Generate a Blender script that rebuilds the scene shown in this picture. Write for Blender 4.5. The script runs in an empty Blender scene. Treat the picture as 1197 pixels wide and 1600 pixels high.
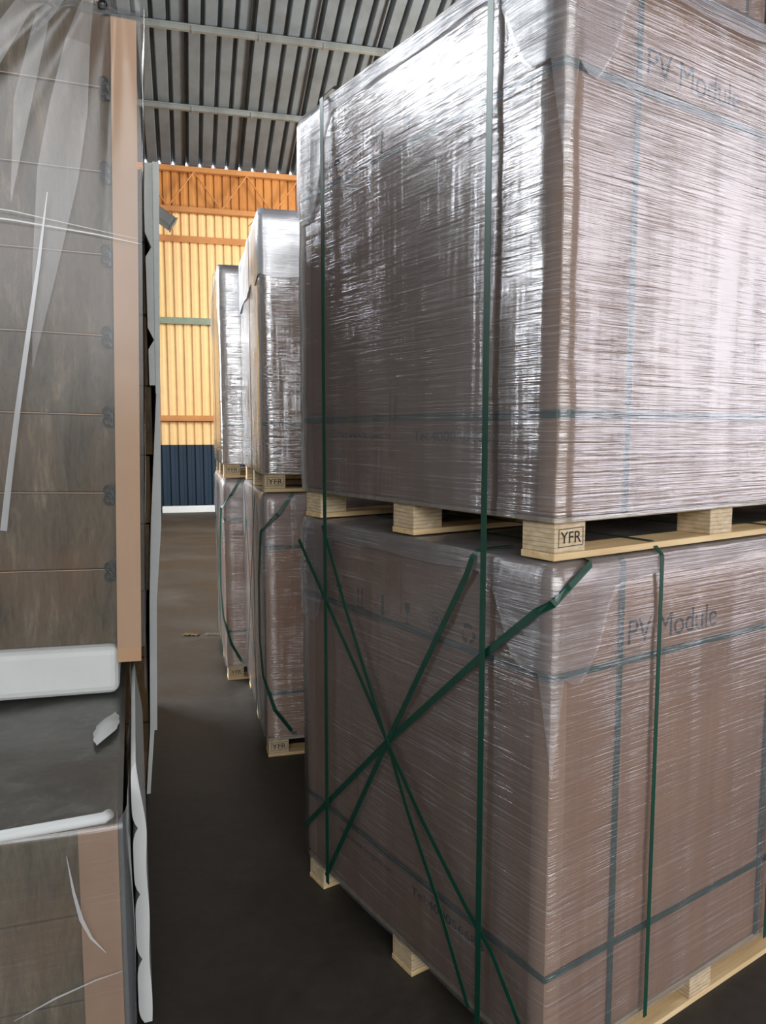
import bpy, bmesh, math, random
from mathutils import Vector, Matrix, noise
random.seed(7)
sc = bpy.context.scene
COL = sc.collection
R = math.radians

# ------------------------------------------------------------------ camera
cam = bpy.data.cameras.new('camera'); cam_o = bpy.data.objects.new('camera', cam); COL.objects.link(cam_o)
cam.sensor_fit = 'VERTICAL'; cam.sensor_height = 24.0; cam.lens = 24.0*1196/1600
cam.clip_start = .05; cam.clip_end = 200
cam_o.location = (0, 0, 1.6); cam_o.rotation_euler = (R(90-5.92), 0, 0)
sc.camera = cam_o

# ------------------------------------------------------------------ world, lights, exposure
w = bpy.data.worlds.new('sky'); sc.world = w; w.use_nodes = True
bg = w.node_tree.nodes['Background']; bg.inputs[0].default_value = (.85, .93, 1, 1); bg.inputs[1].default_value = 3.0

def area(name, loc, target, sx, sy, power, color):
    l = bpy.data.lights.new(name, 'AREA'); l.shape = 'RECTANGLE'; l.size = sx; l.size_y = sy
    l.energy = power; l.color = color
    o = bpy.data.objects.new(name, l); COL.objects.link(o); o.location = loc
    o.rotation_euler = (Vector(target)-Vector(loc)).to_track_quat('-Z', 'Y').to_euler()
    return o
area('daylight_right_door', (10.5, 1.9, 3.4), (0.5, 2.2, 1.9), 7.5, 5.4, 590, (.93, .91, 1.0))
area('daylight_left_window', (-8.6, 6.0, 5.9), (0.2, 2.2, 2.3), 7.0, 3.8, 1900, (.9, .94, 1.0))
area('daylight_rear_window', (2.4, -9.5, 5.4), (-.6, 3.7, 2.2), 9.5, 4.6, 1150, (.95, .97, 1.0))
area('end_wall_fill', (4.6, 11.5, 4.3), (-3.2, 16.2, 4.3), 3.6, 3.0, 1100, (1.0, .98, .95))  # added area light hidden behind the near stack, brightens the end wall

vs = sc.view_settings
sc.display_settings.display_device = 'sRGB'
vs.view_transform = 'Standard'; vs.look = 'None'; vs.gamma = 1; vs.use_curve_mapping = False
vs.exposure = 0.0

# ------------------------------------------------------------------ materials
def srgb(r, g, b):
    f = lambda c: (c/255/12.92) if c/255 <= .04045 else ((c/255+.055)/1.055)**2.4
    return (f(r), f(g), f(b), 1)

class NT:
    def __init__(s, name):
        s.m = bpy.data.materials.new(name); s.m.use_nodes = True
        s.t = s.m.node_tree; s.t.nodes.clear()
        s.out = s.t.nodes.new('ShaderNodeOutputMaterial')
    def n(s, typ, **kw):
        nd = s.t.nodes.new(typ)
        for k, v in kw.items():
            if k.startswith('_'): setattr(nd, k[1:], v)
            else: s.set(nd, k, v)
        return nd
    def set(s, nd, k, v):
        inp = nd.inputs[int(k[1:])] if (k[0] == 'i' and k[1:].isdigit()) else nd.inputs[k.replace('__', ' ')]
        if hasattr(v, 'is_output') and not isinstance(v, (int, float, tuple)): s.t.links.new(v, inp)
        else: inp.default_value = v
    def noise(s, scale, sc3=(1, 1, 1), detail=3, rough=.55, dist=0, loc=(0, 0, 0), rot=(0, 0, 0)):
        tc = s.n('ShaderNodeTexCoord'); mp = s.n('ShaderNodeMapping', Vector=tc.outputs['Object'])
        mp.inputs['Scale'].default_value = sc3; mp.inputs['Location'].default_value = loc; mp.inputs['Rotation'].default_value = rot
        return s.n('ShaderNodeTexNoise', Vector=mp.outputs[0], Scale=scale, Detail=detail, Roughness=rough, Distortion=dist).outputs[0]
    def ramp(s, fac, stops):
        r = s.n('ShaderNodeValToRGB', Fac=fac); e = r.color_ramp.elements
        while len(e) < len(stops): e.new(.5)
        for i, (p, c) in enumerate(stops):
            e[i].position = p; e[i].color = c if hasattr(c, '__len__') else (c, c, c, 1)
        return r.outputs[0]
    def math(s, op, a, b=0.0, clamp=False):
        return s.n('ShaderNodeMath', _operation=op, _use_clamp=clamp, i0=a, i1=b).outputs[0]
    def mixc(s, fac, a, b, bt='MIX'):
        return s.n('ShaderNodeMixRGB', _blend_type=bt, Fac=fac, Color1=a, Color2=b).outputs[0]
    def bump(s, h, strength=.5, dist=.01):
        return s.n('ShaderNodeBump', Height=h, Strength=strength, Distance=dist).outputs[0]
    def pr(s, color, rough=.6, metal=0, normal=None, spec=.5, **kw):
        p = s.n('ShaderNodeBsdfPrincipled')
        s.set(p, 'Base__Color', color); s.set(p, 'Roughness', rough); s.set(p, 'Metallic', metal)
        p.inputs['Specular IOR Level'].default_value = spec
        if normal is not None: s.set(p, 'Normal', normal)
        s.t.links.new(p.outputs[0], s.out.inputs[0]); return p
    def done(s, sh): s.t.links.new(sh, s.out.inputs[0]); return s.m

def plain(name, c, rough=.6, metal=0, var=.12, scale=6, spec=.5, bump=.0):
    t = NT(name); n = t.noise(scale, detail=4)
    d = tuple(x*(1-var) for x in c[:3])+(1,); l = tuple(min(1, x*(1+var)) for x in c[:3])+(1,)
    col = t.ramp(n, [(.3, d), (.7, l)])
    nb = t.bump(t.noise(scale*6), bump, .004) if bump else None
    t.pr(col, rough, metal, nb, spec); return t.m

def cardboard():
    t = NT('cardboard')
    a = t.noise(1.6, detail=5); b = t.noise(60, (1, 1, .04), detail=2)
    c = t.ramp(a, [(.3, srgb(158, 120, 92)), (.7, srgb(180, 140, 108))])
    c = t.mixc(.12, c, t.ramp(b, [(.35, .35), (.65, 1.)]), 'MULTIPLY')
    t.pr(c, .75, spec=.25, normal=t.bump(b, .08, .002)); return t.m

def film(name, milk=.2, gloss=.5, base=None, rough=.22, wr=1.0, tint=(.8, .82, .86, 1), vert=False):
    t = NT(name)
    s1 = (1.8, 1.8, 120) if not vert else (12, 12, 1.6)
    s2 = (3.5, 3.5, 330) if not vert else (35, 35, 2)
    st = t.noise(1.0, s1, detail=3, rough=.6, dist=.35, rot=(R(.7), R(.6), 0))
    fine = t.noise(1.0, s2, detail=2, rough=.6, dist=.3, loc=(3, 1, 2), rot=(R(-.5), R(-.4), 0))
    colm = t.ramp(t.noise(1.0, (9, 9, .7), detail=3, loc=(5, 5, 1)), [(.4, 0.4), (.62, 1.)])
    patch = t.ramp(t.noise(1.0, (1.6, 1.6, 2.4), detail=3, loc=(1, 7, 4)), [(.36, .5), (.58, 1.)])
    mask = t.math('MULTIPLY', colm, patch)
    big = t.noise(1.0, (3, 3, 4), detail=2)
    h = t.math('ADD', t.math('MULTIPLY', st, .55), t.math('MULTIPLY', fine, .22))
    h = t.math('MULTIPLY', h, mask)
    h = t.math('ADD', h, t.math('MULTIPLY', big, 1.2))
    nb = t.bump(h, .8*wr, .012)
    ridge = t.ramp(fine, [(.56, 0.), (.66, 1.)])
    ridge = t.math('MULTIPLY', ridge, mask)
    milkf = t.math('ADD', t.math('MULTIPLY', colm, milk*.5), milk*.6)
    milkf = t.math('ADD', milkf, t.math('MULTIPLY', ridge, .22*wr), clamp=True)
    tr = t.n('ShaderNodeBsdfTransparent', Color=(.97, .97, .97, 1)).outputs[0]
    df = t.n('ShaderNodeBsdfDiffuse', Color=tint, Normal=nb).outputs[0]
    A = t.n('ShaderNodeMixShader', Fac=milkf, i1=tr, i2=df).outputs[0]
    fr = t.n('ShaderNodeFresnel', IOR=1.5, Normal=nb).outputs[0]
    gf = t.math('ADD', t.math('MULTIPLY', fr, 1.2*gloss+.3), .26*gloss if base is None else base, clamp=True)
    gl = t.n('ShaderNodeBsdfGlossy', Color=(1, 1, 1, 1), Roughness=rough, Normal=nb).outputs[0]
    return t.done(t.n('ShaderNodeMixShader', Fac=gf, i1=A, i2=gl).outputs[0])

def plywood():
    t = NT('laminated_wood')
    tc = t.n('ShaderNodeTexCoord'); sp = t.n('ShaderNodeSeparateXYZ', Vector=tc.outputs['Object'])
    wob = t.math('MULTIPLY', t.noise(9), .006)
    z = t.math('ADD', sp.outputs[2], wob)
    fr = t.math('FRACT', t.math('MULTIPLY', z, 95))
    line = t.ramp(fr, [(0, .35), (.16, 1.), (.85, 1.), (1, .45)])
    n = t.noise(30, (1, 1, 3), detail=4)
    c = t.ramp(n, [(.3, srgb(190, 164, 126)), (.7, srgb(226, 206, 172))])
    c = t.mixc(.6, c, line, 'MULTIPLY')
    t.pr(c, .7, spec=.3, normal=t.bump(line, .4, .002)); return t.m

def wood(name, a, b, sc3=(2, 30, 30)):
    t = NT(name); n = t.noise(1.5, sc3, detail=5, dist=.6)
    t.pr(t.ramp(n, [(.3, a), (.7, b)]), .7, spec=.3, normal=t.bump(n, .3, .002)); return t.m

def panel_mat():
    t = NT('brown_board')
    a = t.noise(1.0, (17, 17, 3.6), detail=7, rough=.7, dist=.5); b = t.noise(1.0, (90, 90, 26), detail=5, rough=.7, loc=(2, 2, 2))
    g = t.noise(2.2, detail=2, loc=(4, 4, 4))
    c = t.ramp(a, [(.32, srgb(50, 38, 20)), (.45, srgb(88, 72, 44)), (.55, srgb(98, 82, 60)), (.68, srgb(136, 118, 92))])
    c = t.mixc(.6, c, t.ramp(b, [(.35, .5), (.65, 1.15)]), 'MULTIPLY')
    c = t.mixc(t.ramp(g, [(.5, 0.), (.7, .4)]), c, srgb(120, 80, 40))
    t.pr(c, .6, spec=.3, normal=t.bump(b, .3, .003)); return t.m

def floor_mat():
    t = NT('dusty_concrete')
    a = t.noise(.9, detail=7, rough=.65); b = t.noise(22, detail=4); c3 = t.noise(.35, detail=3, loc=(3, 2, 0))
    c = t.ramp(a, [(.3, srgb(46, 41, 36)), (.5, srgb(60, 55, 49)), (.72, srgb(84, 78, 70))])
    c = t.mixc(.35, c, t.ramp(b, [(.3, .55), (.7, 1.2)]), 'MULTIPLY')
    c = t.mixc(t.ramp(c3, [(.5, 0.), (.75, .4)]), c, srgb(60, 50, 42))
    t.pr(c, t.ramp(a, [(.3, .45), (.7, .75)]), spec=.3, normal=t.bump(b, .25, .004)); return t.m

def sheet(name, c, dirt, amount=.4, rough=.5, metal=0, sc3=(1.5, 1.5, .35)):
    t = NT(name); n = t.noise(1.3, sc3, detail=6, rough=.6); b = t.noise(7, detail=4)
    col = t.mixc(t.ramp(n, [(.4, 0.), (.75, amount)]), c, dirt)
    col = t.mixc(.15, col, t.ramp(b, [(.3, .6), (.7, 1.1)]), 'MULTIPLY')
    t.pr(col, rough, metal, spec=.4); return t.m

M = dict(
    card=cardboard(), ply=plywood(),
    board=wood('pine_board', srgb(205, 172, 122), srgb(236, 208, 160)),
    deck=wood('plywood_deck', srgb(176, 156, 128), srgb(206, 188, 160)),
    film=film('stretch_film', .10, .42, rough=.2, wr=1.0),
    softfilm=film('tight_stretch_film', .08, .36, base=.08, rough=.21, wr=.8),
    shiny=film('many_layered_stretch_film', .09, .6, base=.40, rough=.15, wr=1.1),
    cap=film('milky_top_sheet', .45, .55, rough=.3, wr=.35, tint=(.86, .9, .95, 1)),
    sheetfilm=film('clear_top_sheet', .09, .3, base=.06, rough=.3, wr=.9, tint=(.84, .87, .93, 1)),
    protector=plain('tan_paperboard', srgb(176, 142, 116), .7, var=.06),
    strap=plain('green_strap_plastic', srgb(12, 66, 50), .4, var=.12, scale=30),
    ink=plain('printing_ink', srgb(26, 18, 20), .7, var=.05),
    panel=panel_mat(),
    foam=plain('white_foam', srgb(226, 228, 224), .7, var=.05, scale=4, bump=.25),
    foam2=plain('grey_white_foam', srgb(228, 232, 226), .75, var=.07, scale=9, bump=.3),
    drape=film('plastic_drape', .06, .2, base=.01, rough=.28, wr=.12, vert=True, tint=(.8, .8, .76, 1)),
    fold=film('folded_plastic', .26, .4, base=.04, rough=.22, wr=.25, vert=True, tint=(.85, .87, .9, 1)),
    crease=film('film_crease', .3, .2, base=.02, rough=.3, wr=.25, vert=True, tint=(.9, .92, .94, 1)),
    haze=film('doubled_plastic', .045, .05, base=.0, rough=.3, wr=.2, vert=True, tint=(.84, .84, .8, 1)),
    skin=film('grey_plastic_skin', .10, .4, base=.03, rough=.25, wr=.3, tint=(.62, .66, .62, 1)),
    kraft=plain('kraft_edge_board', srgb(196, 156, 120), .65, var=.05, scale=5),
    kraftdark=plain('brown_edge_board', srgb(158, 124, 96), .7, var=.08, scale=5),
    clip=plain('black_plastic', srgb(18, 20, 22), .45),
    floor=floor_mat(),
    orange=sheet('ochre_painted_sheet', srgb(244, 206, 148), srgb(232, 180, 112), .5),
    deeporange=sheet('deep_orange_sheet', srgb(204, 140, 74), srgb(172, 104, 48), .6),  # deeper orange for the wall band above the girder's lower chord
    steel_orange=sheet('orange_painted_steel', srgb(206, 142, 82), srgb(160, 98, 54), .5),
    navy=sheet('navy_painted_sheet', srgb(34, 52, 68), srgb(22, 32, 42), .6),
    roof=sheet('weathered_galvanised_sheet', srgb(124, 130, 132), srgb(92, 90, 86), .6, .55, .25, (1.5, 1.5, 1.5)),
    steel=sheet('grey_painted_steel', srgb(140, 142, 136), srgb(80, 76, 70), .6, .5, .3),
    darksteel=plain('dark_steel', srgb(44, 42, 40), .6, .3),
    greygreen=plain('grey_green_steel', srgb(136, 146, 124), .5, .1),
    wallgrey=sheet('grey_wall_sheet', srgb(84, 82, 78), srgb(60, 56, 52), .5),
)

# ------------------------------------------------------------------ mesh helpers
class MB:
    def __init__(s): s.bm = bmesh.new()
    def box(s, x0, x1, y0, y1, z0, z1, bev=0, mi=0, jit=0):
        bm = s.bm
        vs_ = [bm.verts.new((x, y, z)) for x in (x0, x1) for y in (y0, y1) for z in (z0, z1)]
        v = vs_
        fs = [bm.faces.new(q) for q in ((v[0], v[1], v[3], v[2]), (v[4], v[6], v[7], v[5]), (v[0], v[4], v[5], v[1]),
                                        (v[2], v[3], v[7], v[6]), (v[0], v[2], v[6], v[4]), (v[1], v[5], v[7], v[3]))]
        for f in fs: f.material_index = mi
        if bev:
            es = {e for f in fs for e in f.edges}
            bmesh.ops.bevel(bm, geom=list(es), offset=bev, segments=3, affect='EDGES', profile=.5)
        return s
    def tube(s, pts, r, n=8):
        bm = s.bm; pts = [Vector(p) for p in pts]; rings = []
        for i, p in enumerate(pts):
            d = (pts[min(i+1, len(pts)-1)]-pts[max(i-1, 0)]).normalized()
            u = d.orthogonal().normalized(); v = d.cross(u)
            if rings and i:
                u = (pu - d*pu.dot(d)).normalized(); v = d.cross(u)
            pu = u
            rings.append([bm.verts.new(p+(u*math.cos(a)+v*math.sin(a))*r) for a in [2*math.pi*k/n for k in range(n)]])
        for a, b in zip(rings, rings[1:]):
            for k in range(n): bm.faces.new((a[k], a[(k+1) % n], b[(k+1) % n], b[k]))
        bm.faces.new(rings[0][::-1]); bm.faces.new(rings[-1]); return s
    def ribbon(s, pts, nrm, width, th=.0015):
        """flat band along pts; nrm = outward normal (one or one per point)"""
        bm = s.bm; P = [Vector(p) for p in pts]
        N_ = [Vector(nrm)]*len(P) if not hasattr(nrm[0], '__len__') and not isinstance(nrm[0], Vector) else [Vector(n) for n in nrm]
        rings = []
        for i, p in enumerate(P):
            t1 = (P[i]-P[i-1]).normalized() if i else None
            t2 = (P[i+1]-P[i]).normalized() if i < len(P)-1 else None
            t = ((t1 or t2)+(t2 or t1)).normalized()
            n = N_[i].normalized(); sd = n.cross(t)
            sd = sd.normalized() if sd.length > 1e-5 else n.orthogonal()
            h = sd*(width[i] if isinstance(width, (list, tuple)) else width)/2
            rings.append([bm.verts.new(p-h), bm.verts.new(p+h), bm.verts.new(p+h+n*th), bm.verts.new(p-h+n*th)])
        for a, b in zip(rings, rings[1:]):
            for k in range(4): bm.faces.new((a[k], a[(k+1) % 4], b[(k+1) % 4], b[k]))
        bm.faces.new(rings[0][::-1]); bm.faces.new(rings[-1]); return s
    def poly(s, pts):
        s.bm.faces.new([s.bm.verts.new(p) for p in pts]); return s
    def prism(s, pts, vec):
        bm = s.bm; vec = Vector(vec)
        a = [bm.verts.new(p) for p in pts]; b = [bm.verts.new(Vector(p)+vec) for p in pts]; n = len(a)
        for k in range(n): bm.faces.new((a[k], a[(k+1) % n], b[(k+1) % n], b[k]))
        bm.faces.new(a[::-1]); bm.faces.new(b); return s
    def build(s, name, mats, parent=None, smooth=False, loc=None, xf=None):
        bmesh.ops.recalc_face_normals(s.bm, faces=s.bm.faces)
        if xf is not None: s.bm.transform(xf)
        me = bpy.data.meshes.new(name); s.bm.to_mesh(me); s.bm.free()
        for m in (mats if isinstance(mats, (list, tuple)) else [mats]): me.materials.append(m)
        if smooth:
            for p in me.polygons: p.use_smooth = True
        o = bpy.data.objects.new(name, me); COL.objects.link(o)
        if parent: o.parent = parent
        if loc: o.location = loc
        return o

def tag(o, label=None, cat=None, group=None, kind=None):
    if label: o['label'] = label
    if cat: o['category'] = cat
    if group: o['group'] = group
    if kind: o['kind'] = kind
    return o
def empty(name, loc, rz=0, ry=0):
    o = bpy.data.objects.new(name, None); COL.objects.link(o); o.location = loc; o.rotation_euler = (0, ry, rz)
    o.empty_display_size = .1; return o
def copy_tree(o, parent=None):
    c = o.copy(); COL.objects.link(c)
    if parent: c.parent = parent
    for ch in list(o.children): copy_tree(ch, c)
    return c

def text_mesh(body, width, height, face, u0, z0, off, name, parent, mat):
    """lettering of given size; face 'front' reads along +x on y=off, 'side' reads along -y on x=off"""
    cu = bpy.data.curves.new(name, 'FONT'); cu.body = body; cu.size = 1; cu.offset = 0
    tmp = bpy.data.objects.new(name, cu); COL.objects.link(tmp)
    dg = bpy.context.evaluated_depsgraph_get(); dg.update()
    me = bpy.data.meshes.new_from_object(tmp.evaluated_get(dg))
    COL.objects.unlink(tmp); bpy.data.objects.remove(tmp)
    xs = [v.co.x for v in me.vertices]; ys = [v.co.y for v in me.vertices]
    x0, x1, y0, y1 = min(xs), max(xs), min(ys), max(ys)
    for v in me.vertices:
        a = (v.co.x-x0)/(x1-x0)*width; b = (v.co.y-y0)/(y1-y0)*height
        v.co = (u0+a, off, z0+b) if face == 'front' else (off, u0-a, z0+b)
    me.materials.clear(); me.materials.append(mat)
    o = bpy.data.objects.new(name, me); COL.objects.link(o); o.parent = parent; return o

# ------------------------------------------------------------------ the hall (setting)
WA = R(14.5)
XF = Matrix.Translation((-4.566, 15.819, 0)) @ Matrix.Rotation(WA, 4, 'Z')   # x = along end wall, -y = back towards the camera
SL = .3304; EH = 6.88                                                        # roof slope, eave height
X0, X1, YB, YR = -9.0, 15.5, -34.0, -17.5
def roofz(y): return EH + (-y)*SL if y > YR else EH + (-YR)*SL - (YR-y)*SL

m = MB(); m.poly([(X0, .3, 0), (X1, .3, 0), (X1, YB, 0), (X0, YB, 0)])
tag(m.build('floor', M['floor'], xf=XF), kind='structure')

def corrugated(prof, pitch, x0, x1, fn):
    pts = []; x = x0
    while x < x1:
        for a, h in prof: pts.append((x+a*pitch, h))
        x += pitch
    return pts
m = MB(); bm = m.bm
prof = corrugated([(0, 0), (.42, 0), (.55, .032), (.87, .032)], .167, X0, X1, None)
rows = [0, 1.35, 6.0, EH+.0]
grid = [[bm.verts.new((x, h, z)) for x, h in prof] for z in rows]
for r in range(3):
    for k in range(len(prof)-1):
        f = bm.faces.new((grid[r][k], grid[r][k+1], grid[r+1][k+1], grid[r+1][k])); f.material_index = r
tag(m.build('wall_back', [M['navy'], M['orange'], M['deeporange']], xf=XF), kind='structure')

m = MB(); bm = m.bm
prof = corrugated([(0, 0), (.64, 0), (.78, .13), (.83, .13)], .262, X0, X1, None)
ys = [.05, -3.2, -8, -13, YR, YB]
grid = [[bm.verts.new((x, y, roofz(y)+h)) for x, h in prof] for y in ys]
for r in range(len(ys)-1):
    for k in range(len(prof)-1): bm.faces.new((grid[r][k], grid[r][k+1], grid[r+1][k+1], grid[r+1][k]))
tag(m.build('ceiling', M['roof'], xf=XF), kind='structure')

for nm, pts in (('wall_left', [(X0, .3, 0), (X0, YB, 0), (X0, YB, roofz(YB)), (X0, YR, roofz(YR)), (X0, .3, EH)]),
                ('wall_right', [(X1, .3, 0), (X1, YB, 0), (X1, YB, roofz(YB)), (X1, YR, roofz(YR)), (X1, .3, EH)]),
                ('wall_front', [(X0, YB, 0), (X1, YB, 0), (X1, YB, roofz(YB)), (X0, YB, roofz(YB))])):
    m = MB(); m.poly(pts); tag(m.build(nm, M['wallgrey'], xf=XF), kind='structure')

tn = [0]
def trim(mb, mat):
    tn[0] += 1; return tag(mb.build('trim_%d' % tn[0], mat, xf=XF), kind='structure')
for k in range(1, 9):                                   # purlins across the roof
    y = -1.67*k; z = roofz(y); m = MB()
    m.box(X0, X1, y-.04, y+.04, z-.1, z-.03, .006); m.box(X0, X1, y-.055, y+.015, z-.035, z-.012)
    x = X0+.3
    while x < X1: m.box(x-.02, x+.02, y-.05, y+.05, z-.112, z-.02, .008); x += 1.05
    trim(m, M['steel'])
for k in range(-7, 15):                                 # dark strips down the slope, standing in for shadowed sheet overlaps
    x = -.42+1.03*k; m = MB()
    pts = [(x-.014, 0, roofz(0)-.03), (x+.014, 0, roofz(0)-.03), (x+.014, 0, roofz(0)+.02), (x-.014, 0, roofz(0)+.02)]
    m.prism(pts, (0, YR, -YR*SL)); trim(m, M['darksteel'])
# lattice girder below the eave
g = MB(); yo = -.16
g.box(X0, X1, yo-.05, yo+.05, EH-.13, EH-.03)
def lowz(x): return 6.03
g.box(X0, X1, yo-.06, yo+.06, lowz(0)-.06, lowz(0)+.04)
k = X0+.33
for i in range(24):
    ax = -8.98+.40+1.04*i; lx = ax-.52; rx = ax+.52
    for e in (lx, rx): g.tube([(ax, yo-.02, EH-.12), (e, yo-.02, 6.06)], .016, 6)
trim(g, M['steel_orange'])
for z, mt, h in ((5.48, 'steel_orange', .045), (3.87, 'greygreen', .05), (1.91, 'steel_orange', .04)):
    m = MB(); m.box(X0, X1, -.13, -.0, z-h, z+h, .004); m.box(X0, X1, -.13, -.115, z-h-.03, z-h); trim(m, M[mt])

# grey duct end jutting out beside the girder, seen past the left stack
d = empty('roof_duct', (-2.50, 8.0, 3.96), R(20))
m = MB(); m.box(-.55, .43, -.1, .1, -.055, .055, .012)
o = m.build('duct_body', M['steel'], d); o.rotation_euler = (0, R(33), 0)
m = MB(); m.box(.43, .445, -.11, .11, -.06, .06, .004); o = m.build('end_flange', M['steel'], d); o.rotation_euler = (0, R(33), 0)
m = MB(); m.tube([(-.3, 0, .2), (-.3, 0, 5.0)], .008); m.build('hanger_rod', M['darksteel'], d)
tag(d, 'small grey metal duct end slanting out in front of the orange girder', 'duct')

m = MB(); m.box(-.45, .58, -.09, .09, 0, .13, .015)
o = m.build('foam_beam', M['foam'], smooth=False); o.location = (-3.98+.0, 15.35, 0); o.rotation_euler = (0, 0, WA)
tag(o, 'long white foam beam lying on the floor at the navy wall', 'foam beam')

def scrap(name, loc, s, mat, label, cat, seed):
    m = MB(); bm = m.bm; n = 9
    gr = [[bm.verts.new(((i/n-.5)*s*(1+.4*noise.noise((j*.5, seed, i*.2))), (j/n-.5)*s*.6*(1+.4*noise.noise((i*.5, seed, 3))),
           .004+.02*abs(noise.noise((i*.6+seed, j*.7, 0))))) for i in range(n+1)] for j in range(n+1)]
    for j in range(n):
        for i in range(n): bm.faces.new((gr[j][i], gr[j][i+1], gr[j+1][i+1], gr[j+1][i]))
    o = m.build(name, mat, smooth=True); o.location = loc; return tag(o, label, cat)
scrap('paper_scrap', (-1.52, 5.95, 0), .12, M['panel'], 'small crumpled brown scrap on the dark aisle floor', 'scrap', 1)
scrap('plastic_scrap', (-1.36, 5.96, 0), .1, M['drape'], 'crumpled clear plastic scrap on the floor beside the brown scrap', 'scrap', 5)

# ------------------------------------------------------------------ wrapped pallet loads
LX, LY, TOP = 2.28, 1.15, 1.31
BX = [0, .58, 1.09, 1.6, 2.18]; BY = [0, .525, 1.05]
def shell(z0, z1, off, amp, seed, closed=True, lowfn=None, step=.05):
    """film wrapped around the four sides (rounded corners), gently uneven, with a top"""
    per = []; r = .006
    x0, x1, y0, y1 = -off, LX+off, -off, LY+off
    def seg(a, b, n, nn):
        for i in range(n):
            t = i/n; per.append((a[0]+(b[0]-a[0])*t, a[1]+(b[1]-a[1])*t, nn))
    nx, ny = int(LX/step), int(LY/step)
    seg((x0+r, y0), (x1-r, y0), nx, (0, -1)); seg((x1, y0+r), (x1, y1-r), ny, (1, 0))
    seg((x1-r, y1), (x0+r, y1), nx, (0, 1)); seg((x0, y1-r), (x0, y0+r), ny, (-1, 0))
    m = MB(); bm = m.bm; nz = max(4, int((z1-z0)/step)); rows = []
    for j in range(nz+1):
        row = []
        for x, y, nn in per:
            zl = lowfn(x, y) if lowfn else z0
            z = zl+(z1-zl)*j/nz
            e = amp*(.6+noise.noise((x*5+seed, y*5, z*9))*1.2)
            if j == nz: e = -.012
            row.append(bm.verts.new((x+nn[0]*e, y+nn[1]*e, z)))
        rows.append(row)
    n = len(per)
    for a, b in zip(rows, rows[1:]):
        for k in range(n): bm.faces.new((a[k], a[(k+1) % n], b[(k+1) % n], b[k]))
    if closed: bm.faces.new(rows[-1])
    return m

def sym(parent, kind, y):
    m = MB(); X = -.0012
    def P(a, b): return (X, y-a, 1.09+b)
    def pg(l): m.poly([P(a, b) for a, b in l])
    if kind == 'umbrella':
        pg([(-.02, .01)]+[(.02*math.cos(t*math.pi/8), .01+.018*math.sin(t*math.pi/8)) for t in range(8, -1, -1)][1:])
        pg([(-.0015, -.03), (.0015, -.03), (.0015, .01), (-.0015, .01)])
    if kind == 'up':
        for c in (-.011, .011):
            pg([(c-.002, -.024), (c+.002, -.024), (c+.002, .016), (c-.002, .016)]); pg([(c-.007, .015), (c+.007, .015), (c, .03)])
        pg([(-.02, -.031), (.02, -.031), (.02, -.027), (-.02, -.027)])
    if kind == 'stack':
        pg([(-.011, .034), (.011, .034), (.011, -.006), (-.011, -.006)]) if False else pg([(-.007, .034), (.007, .034), (.007, -.018), (-.007, -.018)])
        pg([(-.013, -.02), (.013, -.02), (0, -.033)])
    if kind == 'glass':
        pg([(-.011, .032), (.011, .032), (.011, .012), (.004, -.002), (-.004, -.002), (-.011, .012)])
        pg([(-.0015, -.028), (.0015, -.028), (.0015, 0), (-.0015, 0)]); pg([(-.011, -.031), (.011, -.031), (.011, -.027), (-.011, -.027)])
    if kind == 'roll':
        for t in range(24):
            a0, a1 = t*math.pi/12, (t+1)*math.pi/12
            pg([(.028*math.cos(a0), .03*math.sin(a0)), (.028*math.cos(a1), .03*math.sin(a1)), (.0245*math.cos(a1), .0265*math.sin(a1)), (.0245*math.cos(a0), .0265*math.sin(a0))])
        for c in ((-.009, .009), (.006, .012), (-.005, -.008), (.01, -.006)): pg([(c[0]-.005, c[1]-.006), (c[0]+.005, c[1]-.006), (c[0]+.005, c[1]+.006), (c[0]-.005, c[1]+.006)])
    if kind == 'recycle':
        for t in range(3):
            A = math.pi/2+t*2*math.pi/3
            for q in range(5):
                a0, a1 = A-.75+q*.25, A-.75+(q+1)*.25
                pg([(.027*math.cos(a0), .027*math.sin(a0)), (.027*math.cos(a1), .027*math.sin(a1)), (.018*math.cos(a1), .018*math.sin(a1)), (.018*math.cos(a0), .018*math.sin(a0))])
            a0 = A+.5; a1 = A+.95
            pg([(.032*math.cos(a0), .032*math.sin(a0)), (.022*math.cos(a1), .022*math.sin(a1)), (.013*math.cos(a0), .013*math.sin(a0))])
    m.build('handling_symbol', M['ink'], parent)

def low(x, y):
    d = .05+.03*noise.noise((x*3, y*3, 5))
    if y < .001: d += .24*math.exp(-((x-.04)/.12)**4)*(1+.5*noise.noise((x*14, 0, 1)))
    if x < .001: d += .2*math.exp(-((y-.03)/.13)**4)+.3*math.exp(-((y-1.1)/.11)**4)
    return TOP-d
def strap_loop(mb, pts, nrms, wd, th=.0014):
    P = []; N_ = []
    for p, n in zip(pts, nrms): P.append(p); N_.append(n)
    mb.ribbon(P, N_, wd, th)
def hband(z, wd, off, sag=0):
    """band right round the load at height z"""
    o = off; c = -.003
    pts = [(c, -o, z), (LX-c, -o, z), (LX+o, c, z), (LX+o, LY-c, z), (LX-c, LY+o, z), (c, LY+o, z), (-o, LY-c, z), (-o, c, z)]
    n = [(-.3, -1, 0), (.3, -1, 0), (1, -.3, 0), (1, .3, 0), (.3, 1, 0), (-.3, 1, 0), (-1, .3, 0), (-1, -.3, 0)]
    m = MB(); m.ribbon(pts+[pts[0]], [Vector(a) for a in n]+[Vector(n[0])], wd, .0014); return m
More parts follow.
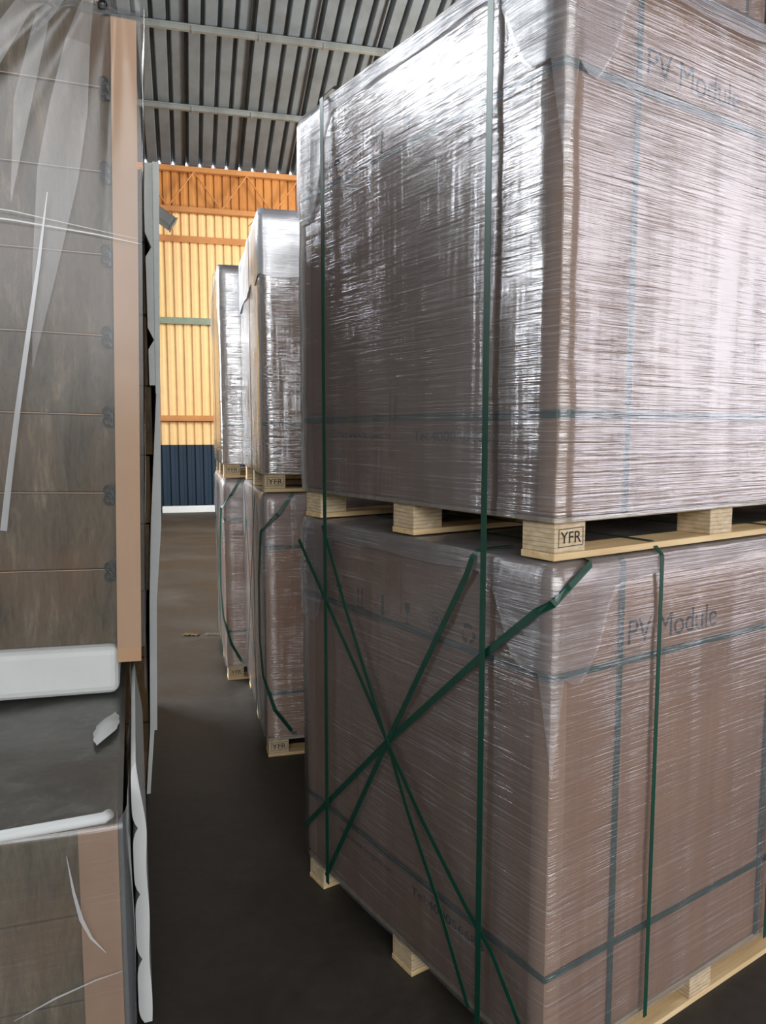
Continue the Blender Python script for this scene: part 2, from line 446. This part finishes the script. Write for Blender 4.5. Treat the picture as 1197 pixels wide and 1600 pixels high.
def vband_y(x, wd, off, z0, z1):
    """vertical band over front, top and back at x"""
    c = .01; o = off
    pts = [(x, -o, z0), (x, -o, z1-c), (x, c, z1+o), (x, LY-c, z1+o), (x, LY+o, z1-c), (x, LY+o, z0)]
    n = [(0, -1, 0), (0, -1, .3), (0, -.3, 1), (0, .3, 1), (0, 1, .3), (0, 1, 0)]
    m = MB(); m.ribbon(pts, [Vector(a) for a in n], wd, .0014); return m
def vband_x(y, wd, off, z0, z1):
    c = .01; o = off
    pts = [(-o, y, z0), (-o, y, z1-c), (c, y, z1+o), (LX-c, y, z1+o), (LX+o, y, z1-c), (LX+o, y, z0)]
    n = [(-1, 0, 0), (-1, 0, .3), (-.3, 0, 1), (.3, 0, 1), (1, 0, .3), (1, 0, 0)]
    m = MB(); m.ribbon(pts, [Vector(a) for a in n], wd, .0014); return m

def make_load():
    root = empty('wrapped_pallet_load', (0, 0, 0))
    p = MB(); p.box(-.004, LX+.004, -.004, LY+.004, .084, .096, .002)
    pal = p.build('pallet', M['deck'], root)
    for i, bx in enumerate(BX):
        for j, by in enumerate(BY):
            b = MB(); b.box(bx, bx+.1, by, by+.1, .016, .084, .002); b.build('block', M['ply'], pal)
    for by in BY:
        b = MB(); b.box(-.002, LX+.002, by-.002, by+.102, 0, .016, .002); b.build('bottom_board', M['board'], pal)
    st = MB()
    fr = [(.013, .03), (.092, .032), (.091, .072), (.014, .07)]
    for k in range(4):
        a, b = fr[k], fr[(k+1) % 4]
        st.ribbon([(a[0], -.0006, a[1]), (b[0], -.0006, b[1])], (0, -1, 0), .0016, .0003)
    st.build('stamp_frame', M['ink'], pal)
    text_mesh('YFR', .066, .026, 'front', .019, .038, -.0012, 'stamp_lettering', pal, M['ink'])
    c = MB(); c.box(0, LX, 0, LY, .097, TOP-.004, .008)
    car = c.build('carton', M['card'], root)
    text_mesh('PV Module', .365, .062, 'front', .262, 1.085, -.0012, 'printed_text', car, M['ink'])
    text_mesh('Tel:400056688', .315, .026, 'side', .528, .262, -.0012, 'printed_text', car, M['ink'])
    text_mesh('Web:www.longwei.co', .31, .024, 'side', .945, .262, -.0012, 'printed_text', car, M['ink'])
    for kd, y in (('umbrella', .929), ('up', .804), ('stack', .679), ('glass', .552), ('roll', .422), ('recycle', .287)): sym(car, kd, y)
    for x, sx in ((0, 1), (LX, -1)):
        for y, sy in ((0, 1), (LY, -1)):
            e = MB(); t = .0025
            a = [(x-sx*t, y-sy*t), (x+sx*.05, y-sy*t), (x+sx*.05, y-sy*.0004), (x-sx*.0004, y-sy*.0004), (x-sx*.0004, y+sy*.05), (x-sx*t, y+sy*.05)]
            e.prism([(q[0], q[1], .11) for q in a], (0, 0, TOP-.125)); e.build('corner_protector', M['protector'], root)
    for z in (.325, 1.05): hband(z, .017, .0045).build('strap', M['strap'], root)
    for x in (.228, .895): vband_y(x, .017, .006, .096, TOP-.004).build('strap', M['strap'], root)
    shell(.088, TOP-.001, .012, .004, random.random()*50).build('stretch_film', M['film'], root, smooth=True)
    shell(1, TOP+.001, .0165, .004, 8, lowfn=low, step=.03).build('top_sheet', M['sheetfilm'], root, smooth=True)
    return root

proto = make_load()
def place(o, x, y, z, rz, label, group=None):
    o.location = (x, y, z); o.rotation_euler = (0, 0, rz); tag(o, label, 'pallet load', group or 'film-wrapped carton loads stacked on pallets'); return o
A1, A2 = R(33.9), R(14.5)
S1 = (.378, 1.673); S2 = (-.566, 3.649); S3 = (-1.004, 4.832); S4 = (2.02, 4.95)
s1lo = place(proto, *S1, 0, A1, 'nearest lower film-wrapped carton load with crossed green straps on its side')
s1up = place(copy_tree(proto), *S1, TOP+.006, A1, 'nearest upper film-wrapped carton load, brightly glinting, on top of the cross-strapped one')
s2lo = place(copy_tree(proto), *S2, 0, A2, 'lower carton load of the second stack, standing on the floor behind the nearest stack')
s2up = place(copy_tree(proto), *S2, TOP+.006, A2, 'upper carton load of the second stack with a bright milky cap')
s3lo = place(copy_tree(proto), *S3, 0, A2, 'lower carton load of the farthest stack, floor-standing and partly hidden')
s3up = place(copy_tree(proto), *S3, TOP+.006, A2, 'upper carton load of the farthest stack, silvery with film glare')
for k in range(4):
    lb = 'pinkish wrapped load peeking over the nearest stack at the top right corner'
    if k == 3: place(copy_tree(proto), *S4, 3*(TOP+.006), A2, lb)
    else: place(copy_tree(proto), *S4, k*(TOP+.006), A2, ['floor-standing wrapped load at the foot of the right rear stack', 'second wrapped load up in the right rear stack', 'third wrapped load up in the right rear stack, right under the pinkish one'][k])

for ch in s2up.children:                               # this load carries a milkier cap
    if ch.name.startswith('stretch_film'): ch.data = ch.data.copy(); ch.data.materials[0] = M['shiny']
    if ch.name.startswith('top_sheet'):
        ch.data = shell(1, TOP+.001, .0165, .006, 3, lowfn=lambda x, y: TOP-.3+.05*noise.noise((x*4, y*4, 2)), step=.03).build('top_sheet', M['cap'], smooth=True).data
for o in [o for o in COL.objects if o.name.startswith('top_sheet') and o.parent is None]: bpy.data.objects.remove(o)
for ch in s1lo.children:
    if ch.name.startswith('stretch_film'): ch.data = ch.data.copy(); ch.data.materials[0] = M['softfilm']
for ch in s3up.children:
    if ch.name.startswith('stretch_film'): ch.data = ch.data.copy(); ch.data.materials[0] = M['shiny']
# green straps around single loads (outside the film)
OF = .0225
def side_strap(root, pts, wd=.017, off=OF, name='strap'):
    m = MB(); P = []
    for i, (y, z) in enumerate(pts):
        P.append((-off, y, z))
    m.ribbon(P, (-1, 0, 0), wd); m.build(name, M['strap'], root)
def cross_straps(root):
    # A: from under the upper pallet on the front, round the corner, down across the side
    m = MB(); o = OF
    pts = [(.108, .03, TOP+.003), (.104, -.006, TOP+.003), (.092, -o-.002, TOP-.004), (.026, -o-.002, 1.262), (-o*.75, -o*.75, 1.226), (-o, .03, 1.198), (-o, .229, 1.037), (-o, .615, .698), (-o, LY-.01, .205), (.01, LY+o, .19), (.06, LY+o, .1)]
    n = [(0, 0, 1), (0, -.7, .7), (0, -1, 0), (-.1, -1, 0), (-.7, -.7, 0), (-1, -.1, 0), (-1, 0, 0), (-1, 0, 0), (-1, .2, 0), (-.2, 1, 0), (0, 1, 0)]
    m.ribbon(pts, [Vector(a) for a in n], .018); m.build('diagonal_strap', M['strap'], root)
    o = OF+.002
    m = MB(); m.ribbon([(.1, .243, TOP+.003), (-.006, .243, TOP+.003), (-o, .246, 1.294), (-o, .27, 1.242), (-o, .615, .698), (-o, .99, .088)],
                       [Vector(a) for a in ((0, 0, 1), (-.7, 0, .7), (-1, 0, .2), (-1, 0, 0), (-1, 0, 0), (-1, 0, 0))], .018); m.build('diagonal_strap', M['strap'], root)
    o = OF+.004
    side_strap(root, [(1.158, 1.233), (1.021, 1.10), (.754, .84), (.615, .698), (.508, .52), (.376, .338), (.238, .105)], .016, o, 'diagonal_strap')
    side_strap(root, [(.988, 1.30), (.843, 1.049), (.718, .855), (.615, .698), (.436, .528), (.248, .377), (.152, .315), (.045, .185), (.02, .1)], .016, OF+.006, 'diagonal_strap')
cross_straps(s1lo)
for x in (.352, .915): vband_y(x, .014, .0225, .085, TOP+.001).build('strap', M['strap'], s1lo)
# loose straps bulging off the left side of the second and third stacks' lower loads
for r_, q in ((s2lo, 1.0), (s3lo, .75)):
    m = MB(); o = OF
    pts = [(.135*q, .02, TOP+.003), (.13*q, -.012, TOP-.005), (.06*q, -o-.01, 1.215), (-.022, -.014, 1.13), (-.034, -.004, .9), (-.034, .0, .6), (-.022, -.012, .42), (.03*q, -o-.008, .25), (.12*q, -.012, .12), (.16*q, .02, .097)]
    n = [(0, 0, 1), (0, -1, .4), (-.3, -1, 0), (-1, -.6, 0), (-1, -.4, 0), (-1, -.4, 0), (-1, -.6, 0), (-.3, -1, 0), (0, -1, 0), (0, -1, .5)]
    m.ribbon(pts, [Vector(a) for a in n], .018); m.build('diagonal_strap', M['strap'], r_)
    side_strap(r_, [(.24, 1.29), (.615, .7), (.99, .1)], .016, OF+.003, 'diagonal_strap')
    side_strap(r_, [(.99, 1.29), (.615, .7), (.24, .1)], .016, OF+.001, 'diagonal_strap')

# bands binding both tiers of a stack: things of their own
def tier_band(S, ang, y, label, top=2*TOP, wd=.019):
    o = vband_x(y, wd, .031, .075, top+.008).build('strapping_band', M['strap'])
    o.location = (S[0], S[1], 0); o.rotation_euler = (0, 0, ang)
    tag(o, label, 'strap', 'green bands binding both tiers of a stack')
tier_band(S1, A1, .198, 'dark green strapping band running full height on the nearest stack, the one nearer the corner', wd=.02)
tier_band(S1, A1, .968, 'dark green strapping band running full height on the nearest stack, at its far left edge', wd=.02)
tier_band(S2, A2, .3, 'green band down the left side of the second stack, nearer its front')
tier_band(S3, A2, .3, 'green band down the left side of the farthest stack')
o = vband_y(.36, .016, .019, .0, 4*TOP+.004).build('strapping_band', M['strap']); o.location = (*S4, 0); o.rotation_euler = (0, 0, A2)
tag(o, 'short visible length of green band on the pinkish load at the top right corner', 'strap')

# ------------------------------------------------------------------ left: board packages
AL = R(18)
def grid_sheet(nu, nv, fn):
    m = MB(); bm = m.bm
    g_ = [[bm.verts.new(fn(i/nu, j/nv)) for i in range(nu+1)] for j in range(nv+1)]
    for j in range(nv):
        for i in range(nu): bm.faces.new((g_[j][i], g_[j][i+1], g_[j+1][i+1], g_[j+1][i]))
    return m

# lower package
lp = empty('wrapped_board_package', (-.628, 1.723, 0), AL)
tag(lp, 'low plastic-covered package of brown boards at the bottom left, its flat top empty', 'package')
W_, D_ = 1.3, 1.48
for k in range(3):
    z0 = .02+.219*k; m = MB(); m.box(-W_, -.004, .02, D_, z0, z0+.216, .004); m.build('board', M['panel'], lp)
m = MB(); m.prism([(-.088, .004, .0), (.0, .004, .0), (.0, .08, .0), (-.004, .08, 0), (-.004, .008, 0), (-.088, .008, 0)], (0, 0, .675)); m.build('corner_board', M['kraftdark'], lp)
m = MB()
m.tube([(-W_, -.008, .693), (-.6, -.008, .694), (-.25, -.009, .696), (-.08, -.008, .702), (-.03, 0, .70), (-.018, .02, .696)], .0135, 10)
m.build('foam_edge', M['foam'], lp, smooth=True)
def lfilm(u, v):
    x = -W_ + (W_+.012)*u
    # v: 0 floor front -> .42 top edge -> 1 back of top
    if v < .45: z = .69*v/.45; y = -.008-.006*noise.noise((x*6, z*6, 1))
    else: t = (v-.45)/.55; z = .693+.006*noise.noise((x*5, t*6, 2)); y = -.006+D_*t
    return (x, y, z)
grid_sheet(60, 60, lfilm).build('plastic_film', M['skin'], lp, smooth=True)
def lside(u, v):
    y = -.008+D_*u; z = .693*v; e = (.024+.008*noise.noise((y*5, z*3, 4)))*min(1, .1+u*22)
    return (e, y, z)
grid_sheet(40, 30, lside).build('side_film', M['fold'], lp, smooth=True)
# bright creases of film on the front, beside the corner board
for pts, wd in (([(-.112, -.018, .63), (-.100, -.019, .54), (-.086, -.02, .47), (-.066, -.02, .42), (-.035, -.018, .375)], [.001, .006, .009, .006, .001]),
                ([(-.24, -.016, .25), (-.15, -.016, .285), (-.06, -.016, .31), (0, -.014, .318)], [.001, .005, .003, .001])):
    m = MB(); m.ribbon(pts, (0, -1, 0), wd, .0003); m.build('film_crease', M['crease'], lp)
# scalloped white foam strip on the aisle side
fs = MB(); prof = []
NZ = 60; Z0, Z1 = .004, .745
out = []; inn = []
for i in range(NZ+1):
    z = Z0+(Z1-Z0)*i/NZ
    t = (i/NZ*4.0) % 1.0
    inn.append((.030+.014*(1-abs(math.sin(math.pi*t)))**3, z)); 
    out.append((.064-(.02*(i/NZ) if i > 44 else 0)*((i-44)/16)+.002*math.sin(z*25), z))
pl = [(x, .20, z) for x, z in inn]+[(x, .20, z) for x, z in reversed(out)]
fs.prism(pl, (0, .9, 0)); fs.build('foam_strip', M['foam'], lp)
def pad(u, v):
    a = u*2-1; b = v*2-1
    return (-.04+.036*a*(1-.35*b*b)+.012*noise.noise((b*3, 1, 1)), .57+.085*b+.05*a, .706+.02*(1-a*a)*(1-b*b))
grid_sheet(10, 10, pad).build('foam_scrap', M['foam'], lp, smooth=True)

# upper package standing on it
up = empty('wrapped_board_package', (-.91, 2.567, .7), AL, R(1.35))
tag(up, 'tall stack of brown boards under draped clear plastic at the left edge', 'package')
UW, UD = 1.15, .56
m = MB(); bmm = m.bm
m.box(-UW, .0, 0.0, UD, 0.001, .172, .03); m.build('foam_block', M['foam'], up, smooth=False)
seams = [.172+.262*k for k in range(0, 9)]
for k in range(8):
    m = MB(); m.box(-UW, -.004, .03, UD, seams[k]+.003, seams[k]+.259, .004); m.build('board', M['panel'], up)
m = MB()
m.prism([(-.006, -.004, 0), (.072, -.004, 0), (.072, .06, 0), (.067, .06, 0), (.067, .002, 0), (-.006, .002, 0)], (0, 0, 2.1))
m.build('corner_board', M['kraft'], up, loc=(0, 0, .115))
for k in range(1, 9):
    z = seams[k]; m = MB()
    for dz in (.012, -.02):
        m.tube([(-.03+.012*math.cos(a), .0+.010*math.sin(a*.5), z+dz+.014*math.sin(a)) for a in [q*.45 for q in range(13)]], .004, 6)
    m.box(-.028, -.010, .018, .03, z-.038, z+.03, .002)
    m.build('clip', M['clip'], up)
    m = MB(); m.ribbon([(-UW, .024, z+.001), (-.7, .0235, z-.002), (-.3, .024, z+.001), (-.03, .024, z)], (0, -1, 0), .0026, .002); m.build('seam_edge', M['kraft'], up)
def upf(u, v):
    x = -UW + (UW+.085)*u; z = .17+2.12*v
    dx, dz = x-.02, 2.42-z
    ang = math.atan2(dx, max(.05, dz)); rr = math.hypot(dx, dz)
    fold = (math.sin(ang*9+.5)*.5+math.sin(ang*19+1)*.25)*.03*max(0, 1-rr/1.3)*min(1, rr*3)
    y = -.016-abs(fold)-.006*noise.noise((x*3, z*1.5, 0))
    if v > .97: y += .03
    return (x, y, z)
grid_sheet(140, 120, upf).build('plastic_film', M['drape'], up, smooth=True)
# film side and turned-over edge
def ups(u, v):
    y = -.015+UD*u; z = .0+2.26*v
    return (.086+.006*noise.noise((y*4, z*4, 9))+.01*v, y, z)
grid_sheet(16, 60, ups).build('side_film', M['fold'], up, smooth=True)
for pts, wd in (([(-.196, -.05, 1.64), (-.225, -.052, 1.42), (-.262, -.052, 1.18), (-.295, -.05, .96), (-.325, -.045, .74), (-.345, -.04, .58)], [.003, .010, .014, .016, .018, .02]),
                ([(-.6, -.04, 1.555), (-.3, -.04, 1.548), (-.05, -.035, 1.53), (.08, -.028, 1.515)], [.005, .005, .004, .002]),
                ([(-.6, -.04, 1.59), (-.3, -.04, 1.575), (-.1, -.035, 1.55), (.07, -.028, 1.53)], [.003, .003, .002, .001])):
    m = MB(); m.ribbon(pts, (0, -1, 0), wd, .0003); m.build('film_crease', M['crease'], up)
# doubled-over film fanning down from the gathered top
for pts, wd in (([(-.06, -.05, 2.27), (-.10, -.055, 2.1), (-.13, -.05, 1.9), (-.165, -.045, 1.7), (-.21, -.04, 1.4), (-.25, -.035, 1.1)], [.02, .07, .11, .12, .07, .002]),
                ([(-.1, -.05, 2.27), (-.25, -.055, 2.18), (-.36, -.05, 2.0), (-.45, -.04, 1.7)], [.02, .05, .07, .06]),
                ([(-.1, -.055, 2.28), (-.2, -.06, 2.15), (-.26, -.056, 1.9), (-.3, -.05, 1.6)], [.01, .04, .05, .002]),
                ([(-.12, -.05, 2.29), (-.35, -.055, 2.25), (-.6, -.05, 2.12)], [.02, .04, .06])):
    m = MB(); m.ribbon(pts, (0, -1, 0), wd, .0003); m.build('film_fold', M['haze'], up)

# second package in the row, seen edge-on past the first
sp = empty('board_package', (-.951, 3.3, 0), AL)
tag(sp, 'second package in the left row, only its pale foam-edged corner showing beside the aisle', 'package')
for k in range(6):
    m = MB(); m.box(-1.2, (-.088, -.088, -.088, -.06, -.05, -.035)[k], .03, 1.2, .02+.297*k, .312+.297*k, .004); m.build('board', M['panel'], sp)
for k in range(3):
    m = MB(); m.box(-1.2, -.045, .03, 1.2, 1.80+.3*k, 2.09+.3*k, .004); m.build('board', M['panel'], sp)
m = MB(); pl = []
zz = [1.8, 1.95, 1.99, 2.04, 2.19, 2.33, 2.37, 2.43, 2.6, 2.71]
xx = [-.042, -.042, -.018, -.042, -.042, -.042, -.018, -.042, -.042, -.042]
inn = [(x, 0, z) for x, z in zip(xx, zz)]
m.prism(inn+[(.0, 0, 2.71), (-.005, 0, 1.8)], (0, 1.1, 0)); m.build('foam_pad', M['foam2'], sp)
m = MB(); m.prism([(-.018, -.012, 1.765), (.0, -.012, 1.765), (.022, -.012, 2.712), (-.004, -.012, 2.712)], (0, 1.1, 0)); m.build('foam_strip', M['foam2'], sp)
m = MB()
m.prism([(-.085, -.01, .29), (-.055, -.01, .29), (-.040, -.01, .87), (-.012, -.01, 1.2), (.0, -.01, 1.765), (-.016, -.01, 1.765), (-.055, -.01, 1.2), (-.07, -.01, .87)], (0, 1.1, 0)); m.build('foam_strip', M['foam'], sp)
m = MB(); m.prism([(-.108, -.008, .0), (-.092, -.008, .0), (-.066, -.008, .3), (-.084, -.008, .3)], (0, 1.1, 0)); m.build('foam_strip', M['foam2'], sp)
